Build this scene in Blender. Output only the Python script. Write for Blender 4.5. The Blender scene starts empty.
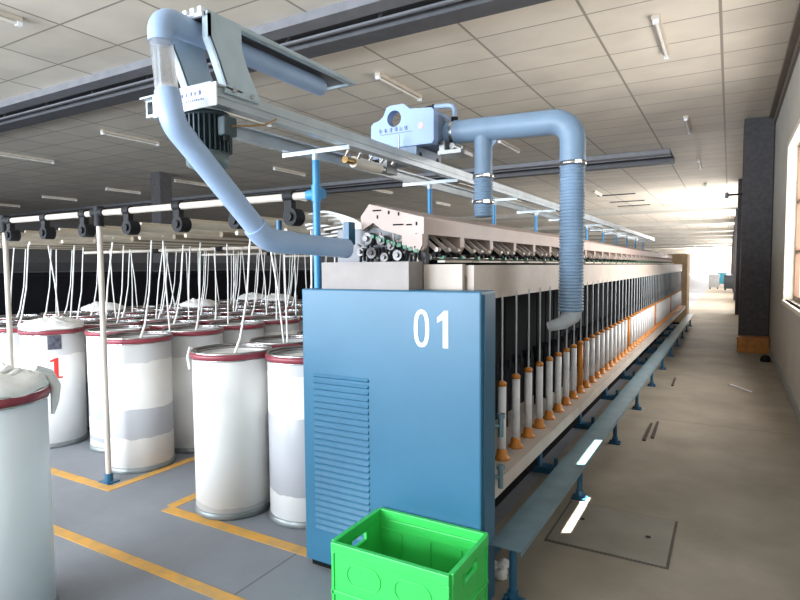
import bpy, math, random
from math import sin, cos, pi, radians
from mathutils import Vector, Matrix
random.seed(7)
SC = bpy.context.scene
COL = SC.collection

# ------------------------------------------------------------------ materials
def mat(name, col, rough=0.5, metal=0.0, var=0.06, scale=6.0, bump=0.0, spec=0.5, trans=0.0, emit=None, estr=0.0, alpha=1.0, var_col=None, coord='Object'):
    m = bpy.data.materials.new(name); m.use_nodes = True
    nt = m.node_tree; N = nt.nodes; L = nt.links
    b = N['Principled BSDF']
    b.inputs['Roughness'].default_value = rough
    b.inputs['Metallic'].default_value = metal
    b.inputs['Specular IOR Level'].default_value = spec
    b.inputs['Transmission Weight'].default_value = trans
    b.inputs['Alpha'].default_value = alpha
    tc = N.new('ShaderNodeTexCoord'); nz = N.new('ShaderNodeTexNoise')
    nz.inputs['Scale'].default_value = scale; nz.inputs['Detail'].default_value = 4
    L.new(tc.outputs[coord], nz.inputs['Vector'])
    mx = N.new('ShaderNodeMix'); mx.data_type = 'RGBA'
    c2 = var_col if var_col else tuple(max(0, c * (1 - 3 * var)) for c in col)
    mx.inputs['A'].default_value = (*col, 1); mx.inputs['B'].default_value = (*c2, 1)
    mr = N.new('ShaderNodeMapRange'); mr.inputs['From Min'].default_value = .35; mr.inputs['From Max'].default_value = .7
    L.new(nz.outputs['Fac'], mr.inputs['Value']); L.new(mr.outputs['Result'], mx.inputs['Factor'])
    L.new(mx.outputs['Result'], b.inputs['Base Color'])
    if bump:
        bp = N.new('ShaderNodeBump'); bp.inputs['Strength'].default_value = bump; bp.inputs['Distance'].default_value = .01
        L.new(nz.outputs['Fac'], bp.inputs['Height']); L.new(bp.outputs['Normal'], b.inputs['Normal'])
    if emit:
        b.inputs['Emission Color'].default_value = (*emit, 1); b.inputs['Emission Strength'].default_value = estr
    m['mix'] = mx.name
    return m

def node(nt, t, **kw):
    n = nt.nodes.new(t)
    for k, v in kw.items(): setattr(n, k, v)
    return n
def mth(nt, op, a, b=None):
    n = nt.nodes.new('ShaderNodeMath'); n.operation = op
    for i, v in enumerate((a, b)):
        if v is None: continue
        if isinstance(v, (int, float)): n.inputs[i].default_value = v
        else: nt.links.new(v, n.inputs[i])
    return n.outputs[0]

def line_mask(nt, coord_out, period, phase, half):
    """1 on thin lines at phase + k*period"""
    t = mth(nt, 'DIVIDE', mth(nt, 'SUBTRACT', coord_out, phase), period)
    fr = mth(nt, 'FRACT', mth(nt, 'ADD', t, 0.5 + 200))
    d = mth(nt, 'ABSOLUTE', mth(nt, 'SUBTRACT', fr, 0.5))
    return mth(nt, 'LESS_THAN', d, half / period)

def mat_ceiling():
    m = mat('ceiling_tile', (.74, .67, .57), .48, var=.05, scale=1.2, spec=.4)
    nt = m.node_tree; L = nt.links; b = nt.nodes['Principled BSDF']
    tc = [n for n in nt.nodes if n.type == 'TEX_COORD'][0]
    sp = node(nt, 'ShaderNodeSeparateXYZ'); L.new(tc.outputs['Object'], sp.inputs[0])
    lx = line_mask(nt, sp.outputs['X'], 1.29, -.15, .016)
    ly = line_mask(nt, sp.outputs['Y'], .70, 6.61, .012)
    mk = mth(nt, 'MAXIMUM', lx, ly)
    # each tile a slightly different tone
    vx = mth(nt, 'FLOOR', mth(nt, 'DIVIDE', mth(nt, 'SUBTRACT', sp.outputs['X'], -.15), 1.29))
    vy = mth(nt, 'FLOOR', mth(nt, 'DIVIDE', mth(nt, 'SUBTRACT', sp.outputs['Y'], 6.61), .70))
    cb = node(nt, 'ShaderNodeCombineXYZ'); L.new(vx, cb.inputs[0]); L.new(vy, cb.inputs[1])
    wn = node(nt, 'ShaderNodeTexWhiteNoise'); wn.noise_dimensions = '2D'; L.new(cb.outputs[0], wn.inputs['Vector'])
    hs = node(nt, 'ShaderNodeHueSaturation')
    L.new(nt.nodes[m['mix']].outputs['Result'], hs.inputs['Color'])
    L.new(mth(nt, 'ADD', mth(nt, 'MULTIPLY', wn.outputs['Value'], .10), .95), hs.inputs['Value'])
    mx = node(nt, 'ShaderNodeMix', data_type='RGBA')
    L.new(mk, mx.inputs['Factor']); L.new(hs.outputs['Color'], mx.inputs['A']); mx.inputs['B'].default_value = (.30, .265, .22, 1)
    L.new(mx.outputs['Result'], b.inputs['Base Color'])
    return m

def mat_floor():
    m = mat('floor_concrete', (.335, .29, .23), .6, var=.08, scale=1.6, spec=.4, bump=.05)
    nt = m.node_tree; L = nt.links; b = nt.nodes['Principled BSDF']
    tc = [n for n in nt.nodes if n.type == 'TEX_COORD'][0]
    sp = node(nt, 'ShaderNodeSeparateXYZ'); L.new(tc.outputs['Object'], sp.inputs[0])
    n2 = node(nt, 'ShaderNodeTexNoise'); n2.inputs['Scale'].default_value = 1.1; n2.inputs['Detail'].default_value = 6
    n2.inputs['Roughness'].default_value = .65
    L.new(tc.outputs['Object'], n2.inputs['Vector'])
    gm = node(nt, 'ShaderNodeMix', data_type='RGBA')
    gm.inputs['A'].default_value = (.26, .27, .295, 1); gm.inputs['B'].default_value = (.20, .21, .235, 1)
    mr = node(nt, 'ShaderNodeMapRange'); mr.inputs['From Min'].default_value = .35; mr.inputs['From Max'].default_value = .68
    L.new(n2.outputs['Fac'], mr.inputs['Value']); L.new(mr.outputs['Result'], gm.inputs['Factor'])
    side = mth(nt, 'LESS_THAN', sp.outputs['X'], -1.25)
    mx = node(nt, 'ShaderNodeMix', data_type='RGBA')
    L.new(side, mx.inputs['Factor'])
    # blotchy aisle concrete
    am = node(nt, 'ShaderNodeMix', data_type='RGBA'); am.blend_type = 'MULTIPLY'
    L.new(nt.nodes[m['mix']].outputs['Result'], am.inputs['A'])
    cr = node(nt, 'ShaderNodeMapRange'); cr.inputs['From Min'].default_value = .3; cr.inputs['From Max'].default_value = .7
    cr.inputs['To Min'].default_value = .78; cr.inputs['To Max'].default_value = 1.1
    L.new(n2.outputs['Fac'], cr.inputs['Value']); L.new(cr.outputs['Result'], am.inputs['B']); am.inputs['Factor'].default_value = 1
    L.new(am.outputs['Result'], mx.inputs['A']); L.new(gm.outputs['Result'], mx.inputs['B'])
    # saw-cut joints
    jx = line_mask(nt, sp.outputs['X'], 4.2, -2.13, .006); jy = line_mask(nt, sp.outputs['Y'], 5.6, 1.0, .006)
    mj = node(nt, 'ShaderNodeMix', data_type='RGBA'); mj.inputs['B'].default_value = (.09, .085, .08, 1)
    L.new(mth(nt, 'MULTIPLY', mth(nt, 'MAXIMUM', jx, jy), .7), mj.inputs['Factor']); L.new(mx.outputs['Result'], mj.inputs['A'])
    L.new(mj.outputs['Result'], b.inputs['Base Color'])
    return m

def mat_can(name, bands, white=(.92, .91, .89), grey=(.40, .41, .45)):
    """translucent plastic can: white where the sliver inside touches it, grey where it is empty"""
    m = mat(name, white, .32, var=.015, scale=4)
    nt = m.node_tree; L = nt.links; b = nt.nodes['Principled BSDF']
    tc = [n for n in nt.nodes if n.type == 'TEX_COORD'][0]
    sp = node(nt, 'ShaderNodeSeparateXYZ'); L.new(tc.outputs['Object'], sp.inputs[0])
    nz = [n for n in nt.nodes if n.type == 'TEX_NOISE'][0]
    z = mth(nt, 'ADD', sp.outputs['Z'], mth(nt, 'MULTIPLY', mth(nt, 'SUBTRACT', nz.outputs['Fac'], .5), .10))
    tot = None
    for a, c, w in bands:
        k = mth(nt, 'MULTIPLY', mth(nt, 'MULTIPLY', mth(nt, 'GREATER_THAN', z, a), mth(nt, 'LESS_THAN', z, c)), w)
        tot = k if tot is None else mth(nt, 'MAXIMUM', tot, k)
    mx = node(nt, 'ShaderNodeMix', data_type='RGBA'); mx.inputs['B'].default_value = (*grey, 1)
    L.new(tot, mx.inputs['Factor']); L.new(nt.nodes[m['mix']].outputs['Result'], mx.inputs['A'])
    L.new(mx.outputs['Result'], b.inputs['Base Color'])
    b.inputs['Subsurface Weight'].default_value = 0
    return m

M = {}
M['ceiling'] = mat_ceiling()
M['floor'] = mat_floor()
M['wall'] = mat('wall_plaster', (.50, .47, .42), .8, var=.04, scale=2.0)
M['wall_dado'] = mat('wall_lower_paint', (.36, .37, .36), .6, var=.05, scale=2.0)
M['dark_wall'] = mat('dark_wall', (.10, .10, .105), .8)
M['pier'] = mat('pier_dark_grey', (.075, .07, .075), .75, var=.12, scale=14, bump=.1)
M['duct_grey'] = mat('duct_grey', (.23, .23, .25), .45, metal=.2)
M['duct_dark'] = mat('duct_dark', (.035, .035, .04), .6)
M['duct_mid'] = mat('duct_mid_grey', (.14, .14, .15), .45, metal=.3)
M['cream'] = mat('cream_frame', (.80, .74, .62), .5)
M['brown'] = mat('window_brown', (.22, .12, .07), .5)
M['yellow'] = mat('yellow_tape', (.72, .36, .06), .55, var=.12, scale=9, var_col=(.50, .30, .10))
M['blue'] = mat('machine_blue', (.032, .142, .245), .38, var=.04, scale=2.5)
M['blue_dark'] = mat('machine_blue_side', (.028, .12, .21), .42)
M['bench'] = mat('bench_blue_grey', (.16, .26, .31), .33, metal=.15, var=.08, scale=7)
M['bench_leg'] = mat('bench_leg_blue', (.025, .115, .21), .4)
M['post_blue'] = mat('post_blue', (.045, .27, .55), .4)
M['pipe'] = mat('pipe_light_blue', (.34, .46, .66), .38, var=.03)
M['hose'] = mat('hose_blue', (.24, .35, .49), .42, var=.04)
M['clear'] = mat('clear_plastic', (.80, .80, .82), .12, trans=.75, var=.05, var_col=(.62, .60, .60), alpha=.72)
M['plate'] = mat('plate_pale_blue', (.50, .60, .66), .42, metal=.1)
M['track'] = mat('track_aluminium', (.52, .57, .60), .36, metal=.35)
M['sign'] = mat('sign_white', (.80, .84, .86), .4)
M['ink'] = mat('sign_ink_blue', (.12, .16, .42), .5)
M['motor'] = mat('motor_dark_teal', (.05, .075, .085), .45, metal=.2)
M['teal'] = mat('fan_cowl_teal', (.13, .18, .18), .5)
M['black'] = mat('black_plastic', (.010, .010, .012), .6, spec=.25)
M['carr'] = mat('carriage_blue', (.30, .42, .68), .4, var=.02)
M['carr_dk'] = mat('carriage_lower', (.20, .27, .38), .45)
M['steel'] = mat('bright_steel', (.62, .62, .62), .22, metal=1.0)
M['steel_d'] = mat('dull_steel', (.30, .30, .30), .38, metal=.8)
M['brass'] = mat('brass', (.42, .26, .10), .35, metal=.8)
M['pink'] = mat('pink_grey_paint', (.53, .405, .355), .45, var=.03)
M['panel'] = mat('beige_panel', (.56, .47, .40), .5, var=.04)
M['dark'] = mat('machine_interior', (.010, .010, .012), .9, spec=.1)
M['arm'] = mat('pressure_arm', (.66, .58, .53), .35, metal=.2)
M['green'] = mat('green_knob', (.02, .20, .10), .4)
M['rail'] = mat('rail_beige', (.56, .49, .43), .45, var=.05)
M['tube'] = mat('bobbin_white', (.86, .85, .86), .5, var=.06, scale=12)
M['orange'] = mat('bobbin_orange', (.66, .24, .035), .42)
M['roller'] = mat('creel_roller_pale', (.58, .52, .42), .45)
M['roller_d'] = mat('creel_roller_brown', (.22, .17, .12), .5)
M['brownish'] = mat('guide_rod_tan', (.50, .42, .32), .45)
M['creel_pipe'] = mat('creel_pipe_beige', (.60, .53, .46), .38)
M['cotton'] = mat('cotton_sliver', (.93, .92, .89), .95, var=.03, scale=20, bump=.35)
M['rim_red'] = mat('rim_red', (.30, .045, .065), .38, var=.08, scale=8)
M['base_grey'] = mat('can_base_grey', (.22, .24, .24), .4, metal=.4)
M['red'] = mat('red_paint', (.68, .04, .03), .5)
M['label'] = mat('dark_label', (.035, .035, .05), .5, var=.1, scale=30, var_col=(.12, .12, .16))
M['white'] = mat('white_paint', (.86, .88, .92), .5, var=.01)
M['lampbody'] = mat('lamp_body', (.58, .52, .44), .5)
M['lamptube'] = mat('lamp_tube', (.82, .80, .74), .3)
M['crate'] = mat('crate_green', (.045, .60, .105), .38, var=.03, scale=3)
M['crate_in'] = M['crate']
M['box_orange'] = mat('orange_box', (.50, .20, .03), .6, var=.12, scale=12)
M['hatch'] = mat('hatch_concrete', (.26, .235, .195), .45, var=.08, scale=3)
M['cardboard'] = mat('far_beige', (.55, .38, .22), .7)
M['glow'] = mat('lit_lamp', (1, 1, 1), .5, emit=(.85, .93, 1), estr=14)
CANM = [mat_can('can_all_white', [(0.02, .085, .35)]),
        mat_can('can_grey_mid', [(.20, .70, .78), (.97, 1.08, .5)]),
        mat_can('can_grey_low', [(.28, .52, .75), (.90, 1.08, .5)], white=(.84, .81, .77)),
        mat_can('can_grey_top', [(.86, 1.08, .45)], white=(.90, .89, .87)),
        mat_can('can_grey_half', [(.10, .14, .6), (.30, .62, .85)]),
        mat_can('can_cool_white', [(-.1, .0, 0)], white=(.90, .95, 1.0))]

# ------------------------------------------------------------------ mesh builder
class MB:
    def __init__(s): s.v = []; s.f = []; s.sm = []; s.mi = []; s.cur = 0
    def add(s, verts, faces, smooth=False):
        o = len(s.v); s.v += [tuple(p) for p in verts]
        for f in faces: s.f.append([o + i for i in f]); s.sm.append(smooth); s.mi.append(s.cur)
        return s
    def box(s, x0, x1, y0, y1, z0, z1):
        v = [(x0,y0,z0),(x1,y0,z0),(x1,y1,z0),(x0,y1,z0),(x0,y0,z1),(x1,y0,z1),(x1,y1,z1),(x0,y1,z1)]
        return s.add(v, [(0,3,2,1),(4,5,6,7),(0,1,5,4),(1,2,6,5),(2,3,7,6),(3,0,4,7)])
    def cyl(s, p0, p1, r0, r1=None, n=16, caps=True, smooth=True):
        if r1 is None: r1 = r0
        p0, p1 = Vector(p0), Vector(p1); d = (p1 - p0).normalized()
        a = d.orthogonal().normalized(); b = d.cross(a)
        v = []
        for p, r in ((p0, r0), (p1, r1)):
            for i in range(n):
                t = 2*pi*i/n; v.append(p + (a*cos(t) + b*sin(t))*r)
        s.add(v, [(i, (i+1) % n, n+(i+1) % n, n+i) for i in range(n)], smooth)
        if caps:
            s.add(v[:n], [tuple(reversed(range(n)))]); s.add(v[n:], [tuple(range(n))])
        return s
    def lathe(s, prof, c=(0,0,0), n=32, closed=False, smooth=True):
        """prof: list of (r, z); axis z"""
        v = []
        for r, z in prof:
            for i in range(n):
                t = 2*pi*i/n; v.append((c[0]+r*cos(t), c[1]+r*sin(t), c[2]+z))
        k = len(prof); fs = []
        for j in range(k if closed else k-1):
            q = (j+1) % k
            for i in range(n): fs.append((j*n+i, j*n+(i+1) % n, q*n+(i+1) % n, q*n+i))
        return s.add(v, fs, smooth)
    def disc(s, r, z, c=(0,0,0), n=32, up=True):
        v = [(c[0]+r*cos(2*pi*i/n), c[1]+r*sin(2*pi*i/n), c[2]+z) for i in range(n)]
        return s.add(v, [tuple(range(n)) if up else tuple(reversed(range(n)))])
    def tube(s, pts, r, n=16, caps=True, radii=None):
        pts = [Vector(p) for p in pts]; k = len(pts); v = []
        T = []
        for i in range(k):
            d = (pts[min(i+1, k-1)] - pts[max(i-1, 0)]).normalized(); T.append(d)
        a = T[0].orthogonal().normalized()
        for i in range(k):
            a = (a - T[i]*a.dot(T[i])).normalized(); b = T[i].cross(a)
            rr = radii[i] if radii else r
            for j in range(n):
                t = 2*pi*j/n; v.append(pts[i] + (a*cos(t) + b*sin(t))*rr)
        fs = [(i*n+j, i*n+(j+1) % n, (i+1)*n+(j+1) % n, (i+1)*n+j) for i in range(k-1) for j in range(n)]
        s.add(v, fs, True)
        if caps: s.add(v[:n], [tuple(reversed(range(n)))]); s.add(v[-n:], [tuple(range(n))])
        return s
    def prism(s, poly, f0, f1):
        """poly: 2D points; f0,f1 map (a,b) -> 3D on the two faces"""
        n = len(poly); v = [f0(a, b) for a, b in poly] + [f1(a, b) for a, b in poly]
        s.add(v, [tuple(reversed(range(n))), tuple(range(n, 2*n))] + [(i, (i+1) % n, n+(i+1) % n, n+i) for i in range(n)])
        return s
    def build(s, name, m, parent=None, loc=None, bevel=0.0, mats=None):
        me = bpy.data.meshes.new(name); me.from_pydata(s.v, [], s.f)
        me.polygons.foreach_set('use_smooth', s.sm)
        for q in (mats or [m]): me.materials.append(q)
        if mats: me.polygons.foreach_set('material_index', s.mi)
        me.update()
        import bmesh
        bm = bmesh.new(); bm.from_mesh(me); bmesh.ops.recalc_face_normals(bm, faces=bm.faces); bm.to_mesh(me); bm.free()
        o = bpy.data.objects.new(name, me); COL.objects.link(o)
        if parent: o.parent = parent
        if loc: o.location = loc
        if bevel:
            b = o.modifiers.new('bevel', 'BEVEL'); b.width = bevel; b.segments = 2; b.limit_method = 'ANGLE'; b.angle_limit = radians(40)
        return o

def tag(o, label=None, cat=None, group=None, kind=None):
    if label: o['label'] = label
    if cat: o['category'] = cat
    if group: o['group'] = group
    if kind: o['kind'] = kind
    return o
def thing(name, label, cat, loc=(0,0,0), rz=0, group=None):
    o = bpy.data.objects.new(name, None); COL.objects.link(o); o.location = loc; o.rotation_euler = (0, 0, rz)
    o.empty_display_size = .1
    return tag(o, label, cat, group)
def struct(name, mb, m, **kw):
    o = mb.build(name, m, **kw); o['kind'] = 'structure'; return o
def copy_tree(o, parent=None):
    c = o.copy(); COL.objects.link(c); c.parent = parent
    for ch in KIDS.get(o.name, []): copy_tree(ch, c)
    return c
KIDS = {}
def reg(root):
    bpy.context.view_layer.update()
    def go(o):
        KIDS[o.name] = list(o.children)
        for c in o.children: go(c)
    go(root)
def arc(c, r, a0, a1, ax1, ax2, n=8):
    c = Vector(c); ax1 = Vector(ax1); ax2 = Vector(ax2)
    return [c + (ax1*cos(a0+(a1-a0)*i/n) + ax2*sin(a0+(a1-a0)*i/n))*r for i in range(n+1)]
ORD = ['first','second','third','fourth','fifth','sixth','seventh','eighth','ninth','tenth','eleventh','twelfth','thirteenth','fourteenth','fifteenth','sixteenth','seventeenth','eighteenth','nineteenth','twentieth']

# ------------------------------------------------------------------ setting
CZ = 4.4; WX = .68; XL = -34; YB = -5; YF = 112
struct('floor', MB().box(XL-.3, WX+.3, YB-.3, YF+.3, -.2, 0), M['floor'])
struct('ceiling', MB().box(XL-.3, WX+.3, YB-.3, YF+.3, CZ, CZ+.2), M['ceiling'])

wins = [(4.15, 5.25, 1.35, 2.1), (6.1, 9.75, 1.14, 3.3), (14.6, 20.6, 1.0, 2.7), (23.2, 29.2, 1.0, 3.9), (31.8, 37.6, 1.0, 3.9), (40.4, 46.2, 1.0, 3.9), (49.0, 55.0, 1.0, 3.9), (57.6, 63.6, 1.0, 3.9), (66.2, 76, 1.0, 3.9), (79, 92, 1.0, 3.9), (95, 109, 1.0, 3.9)]
w = MB(); y = YB
for a, b, z0, z1 in wins:
    w.box(WX, WX+.28, y, a, 0, CZ); w.box(WX, WX+.28, a, b, 0, z0); w.box(WX, WX+.28, a, b, z1, CZ); y = b
w.box(WX, WX+.28, y, YF, 0, CZ)
struct('wall_right', w, M['wall'])
# back (far) wall with bright windows
w = MB(); x = XL
fw = [(-5.6, -3.2), (-2.7, -.2)]
for a, b in fw:
    w.box(x, a, YF, YF+.25, 0, CZ); w.box(a, b, YF, YF+.25, 0, .9); w.box(a, b, YF, YF+.25, 4.1, CZ); x = b
w.box(x, WX, YF, YF+.25, 0, CZ)
struct('wall_back', w, M['wall'])
struct('wall_left', MB().box(XL-.25, XL, YB, YF, 0, CZ), M['dark_wall'])
# unseen rear wall behind the viewer, tall openings added for fill light
w = MB(); x = XL
rw = [(-24, -19), (-17, -12.5), (-10.5, -7.0), (-5.8, -2.6), (-1.8, .2)]
for a, b in rw:
    w.box(x, a, YB-.25, YB, 0, CZ); w.box(a, b, YB-.25, YB, 0, .8); w.box(a, b, YB-.25, YB, 3.6, CZ); x = b
w.box(x, WX, YB-.25, YB, 0, CZ)
struct('wall_front', w, M['wall'])
struct('baseboard_right', MB().box(WX-.015, WX, YB, 12.8, 0, .12), M['wall_dado'])
# cornice strip between ceiling and right wall
c_ = MB().box(WX-.11, WX, YB, 12.8, CZ-.05, CZ); c_.box(WX-.035, WX, YB, 12.8, CZ-.16, CZ-.05)
struct('trim_1', c_, mat('cornice_brown', (.20, .16, .13), .6))
# dark piers along the wall
for i, y0 in enumerate((12.8, 21.6, 30.2, 38.8, 47.4, 56, 64.8, 77.5, 93.5)):
    p = MB().box(.18, WX-.01, y0, y0+.75, 0, CZ)
    struct('pillar', p, M['pier'], bevel=.012)
struct('pillar', MB().box(-14.5, -14.1, 10.8, 11.2, 0, CZ), M['pier'])
struct('pillar', MB().box(-25.0, -24.5, 10.8, 11.25, 0, CZ), M['pier'])

# windows of right wall
for i, (a, b, z0, z1) in enumerate(wins):
    o = MB()
    xx = WX+(.11 if i else .05)
    fwid = .07 if i else .04
    o.box(xx, xx+.06, a, b, z0, z0+fwid); o.box(xx, xx+.06, a, b, z1-fwid, z1)
    o.box(xx, xx+.06, a, a+fwid, z0, z1); o.box(xx, xx+.06, b-fwid, b, z0, z1)
    root = struct('window_%d' % (i+1), o, M['brown'])
    if i:
        mu = MB(); n = 4
        for k in range(1, n): yy = a+(b-a)*k/n; mu.box(xx+.01, xx+.05, yy-.03, yy+.03, z0, z1)
        mu.box(xx+.01, xx+.05, a, b, z0+(z1-z0)*.62, z0+(z1-z0)*.62+.05)
        mu.box(xx+.01, xx+.05, a, b, z0+(z1-z0)*.30, z0+(z1-z0)*.30+.05)
        mu.build('glazing_bars', M['brown'], root)
        rv = MB()
        rv.box(WX-.01, WX+.11, b-.02, b-.001, z0, z1); rv.box(WX-.01, WX+.11, a+.001, a+.02, z0, z1); rv.box(WX-.01, WX+.11, a+.02, b-.02, z1-.02, z1-.001)
        rv.box(WX-.012, WX+.05, a-.05, a, z0-.05, z1+.05); rv.box(WX-.012, WX+.05, b, b+.05, z0-.05, z1+.05)
        rv.box(WX-.012, WX+.05, a, b, z1, z1+.05); rv.box(WX-.03, WX+.05, a, b, z0-.05, z0)
        rv.build('window_casing', M['cream'], root)
    else:
        # unseen closed boards, added so two open slots shape narrow sunbeams
        sh = MB(); X0, X1 = xx-.01, xx+.01
        ya, yb = 4.53, 4.90
        for (za, zb, p0, p1) in ((1.565, 1.625, 4.32, 4.86), (1.825, 1.92, 4.62, 5.16)):
            pass
        z = z0
        for (za, zb, p0, p1) in ((1.565, 1.625, 4.32, 4.86), (1.825, 1.92, 4.62, 5.16)):
            sh.box(X0, X1, a, b, z, za); sh.box(X0, X1, a, p0, za, zb); sh.box(X0, X1, p1, b, za, zb); z = zb
        sh.box(X0, X1, a, b, z, z1)
        sh.build('sunbeam_mask', M['brown'], root)
# far wall window frames
for k, (a, b) in enumerate(fw):
    o = MB(); o.box(a, b, YF+.05, YF+.1, .9, .98); o.box(a, b, YF+.05, YF+.1, 4.02, 4.1)
    o.box(a, a+.08, YF+.05, YF+.1, .9, 4.1); o.box(b-.08, b, YF+.05, YF+.1, .9, 4.1); o.box((a+b)/2-.04, (a+b)/2+.04, YF+.05, YF+.1, .9, 4.1)
    struct('window_%d' % (len(wins)+1+k), o, M['brown'])
for k, (a, b) in enumerate(rw):
    o = MB(); o.box(a, b, YB-.15, YB-.1, .8, .88); o.box(a, b, YB-.15, YB-.1, 3.52, 3.6)
    for t in (0, .5, 1): xx = a+(b-a)*t; o.box(xx-.04, xx+.04, YB-.15, YB-.1, .8, 3.6)
    struct('window_%d' % (len(wins)+3+k), o, M['brown'])  # frames of the unseen rear openings added for fill

# ceiling air ducts running across
def air_duct(y0, y1, x0, x1, label):
    r = thing('ceiling_duct', label, 'air duct', ((x0+x1)/2, y0, CZ), 0, 'air ducts across the ceiling')
    cx = (x0+x1)/2; hw = (x1-x0)/2; W = y1-y0
    # dropped front band
    MB().box(-hw, hw, 0, .22, -.10, 0).build('front_band', M['duct_grey'], r)
    MB().box(-hw, hw, .22, W-.10, -.02, 0).build('recess', M['duct_dark'], r)
    MB().box(-hw, hw, W-.30, W, -.13, 0).build('rear_band', M['duct_mid'], r)
    MB().box(-hw, hw, .36, .40, -.11, -.085).build('light_rail', M['duct_grey'], r)
    h = MB(); x = -hw+.5
    while x < hw: h.box(x, x+.03, .36, .40, -.08, -.02); x += 1.29
    h.build('hanger', M['duct_mid'], r)['kind'] = 'stuff'
    return r
air_duct(4.98, 5.80, XL+.5, -1.3, 'wide dark grey slotted air duct across the ceiling above the suction tube')
air_duct(15.1, 16.6, XL+.5, -1.3, 'dark slotted air duct across the ceiling far behind the blue hoses')
# cross beams further down the hall
for k, y0 in enumerate((29.3, 40.2, 49.6, 57, 65, 74, 84, 96)):
    struct('ceiling_beam', MB().box(XL, WX, y0, y0+1.5, CZ-.22, CZ), M['wall'])
for k, y0 in enumerate((23.6, 26.3, 28.3)):
    o = MB(); o.box(-4.6, -3.2, y0, y0+.12, CZ-.03, CZ-.002)
    o = o.build('ceiling_vent', M['duct_dark'])
    tag(o, 'thin dark slot vent in the far ceiling, %s behind the far air duct' % ORD[k], 'vent', 'slot vents in the far ceiling')

# fluorescent fixtures
def make_fixture():
    r = thing('ceiling_lamp', '', 'ceiling lamp', (0, 0, 0))
    MB().box(-.045, .045, -.65, .65, -.05, 0).build('lamp_body', M['lampbody'], r, bevel=.006)
    MB().cyl((0, -.6, -.07), (0, .6, -.07), .017, n=10).build('lamp_tube', M['lamptube'], r)
    e = MB(); e.box(-.03, .03, -.65, -.60, -.09, -.05); e.build('tube_holder', M['white'], r)
    e = MB(); e.box(-.03, .03, .60, .65, -.09, -.05); e.build('tube_holder', M['white'], r)
    return r
fx = make_fixture(); reg(fx)
fixt = []
fixt.append((-6.8, 2.85, 'unlit tube lamp on the ceiling in the top left corner of the photo'))
rows = [(7.65, 'in front of the far air duct'), (12.6, 'second row from the front'), (17.6, 'beyond the far air duct'), (22.6, 'fourth row away')]
xs = [(-.77, 'over the side aisle'), (-4.39, 'behind the pale blue carriage'), (-7.6, 'above the motor'), (-10.85, 'behind the slanting blue pipe'), (-14.9, 'over the left creel'), (-18.4, 'left of the distant dark pillar'), (-22.3, 'at the far left'), (-26.5, 'farthest left')]
for ri, (yy, rt) in enumerate(rows):
    for ci, (xx, ct) in enumerate(xs):
        if ri == 0 and ci > 4: continue
        if ri == 3 and ci > 3: continue
        fixt.append((xx, yy, 'thin unlit tube lamp %s, %s' % (ct, ['nearest row', 'second row', 'third row', 'fourth row'][ri])))
for i, (xx, yy, lb) in enumerate(fixt):
    o = fx if i == 0 else copy_tree(fx)
    o.location = (xx, yy, CZ); o['label'] = lb; o['group'] = 'tube lamps on the ceiling'
# one small lit lamp far left
r = thing('hall_lamp', 'small lit lamp glowing at the far left under the ceiling', 'lamp', (-22.3, 9.05, 3.56))
MB().lathe([(.001, -.10), (.06, -.08), (.085, 0), (.06, .07), (.03, .09)], n=16).build('bulb', M['glow'], r)
MB().cyl((0, 0, .09), (0, 0, CZ-3.56), .02, n=8).build('stem', M['duct_mid'], r)
# small bracket on pier
r = thing('wall_bracket', 'small dark bracket arm sticking out high on the nearest dark pillar', 'bracket', (.18, 12.95, 3.0))
MB().box(-.26, 0, -.02, .02, -.02, .02).build('arm', M['black'], r)
MB().cyl((-.26, 0, -.06), (-.26, 0, .05), .035, n=12).build('head', M['duct_mid'], r)

# floor markings (yellow tape)
def tape(x0, x1, y0, y1):
    o = MB().box(x0, x1, y0, y1, 0, .0025).build('floor_marking', M['yellow']); o['kind'] = 'structure'; return o
tape(-9.0, -1.95, 1.92, 1.99)
tape(-3.32, -2.03, 2.47, 2.55)
tape(-3.40, -3.32, 2.36, 2.80) if False else tape(-3.36, -3.28, 2.551, 2.85)
tape(-9.0, -4.03, 2.50, 2.58)
tape(-4.03, -3.95, 2.50, 10.0)
tape(-3.36, -3.28, 2.851, 10.0)

# hatch in the floor
r = thing('floor_hatch', 'square concrete hatch cover let into the aisle floor beside the bench', 'hatch', (-.59, 3.65, 0))
MB().box(-.34, .34, -.33, .33, 0, .004).build('rim', mat('hatch_gap', (.10, .085, .07), .7), r)
MB().box(-.325, .325, -.315, .315, .004, .009).build('cover', M['hatch'], r)
for sx in (-.2, .2):
    MB().cyl((sx, .06 if sx < 0 else -.0, .0085), (sx, .06 if sx < 0 else -.0, .011), .016, n=12).build('lifting_hole', M['black'], r)

# litter on the floor
def litter(name, label, cat, x0, y0, x1, y1, w_, m, h=.012):
    d = Vector((x1-x0, y1-y0, 0)); L_ = d.length
    o = MB(); o.add([(-w_/2, -L_/2, 0), (w_/2, -L_/2, 0), (w_/2*.7, L_/2, 0), (-w_/2*.7, L_/2, 0), (-w_/2, -L_/2, h), (w_/2, -L_/2, h), (w_/2*.7, L_/2, h), (-w_/2*.7, L_/2, h)], [(0,3,2,1),(4,5,6,7),(0,1,5,4),(1,2,6,5),(2,3,7,6),(3,0,4,7)])
    o = o.build(name, m); o.location = ((x0+x1)/2, (y0+y1)/2, .001); o.rotation_euler.z = math.atan2(-d.x, d.y)
    return tag(o, label, cat)
dk = mat('dark_strip', (.05, .035, .03), .6)
litter('strip', 'dark strip lying on the aisle floor, left one of the close pair', 'strip', -.66, 5.70, -.665, 6.35, .03, dk)
litter('strip', 'dark strip lying on the aisle floor, right one of the close pair', 'strip', -.60, 5.82, -.615, 6.45, .03, dk)
litter('strip', 'short dark strip lying alone farther along the aisle floor', 'strip', -.64, 8.5, -.65, 9.1, .03, dk)
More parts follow.
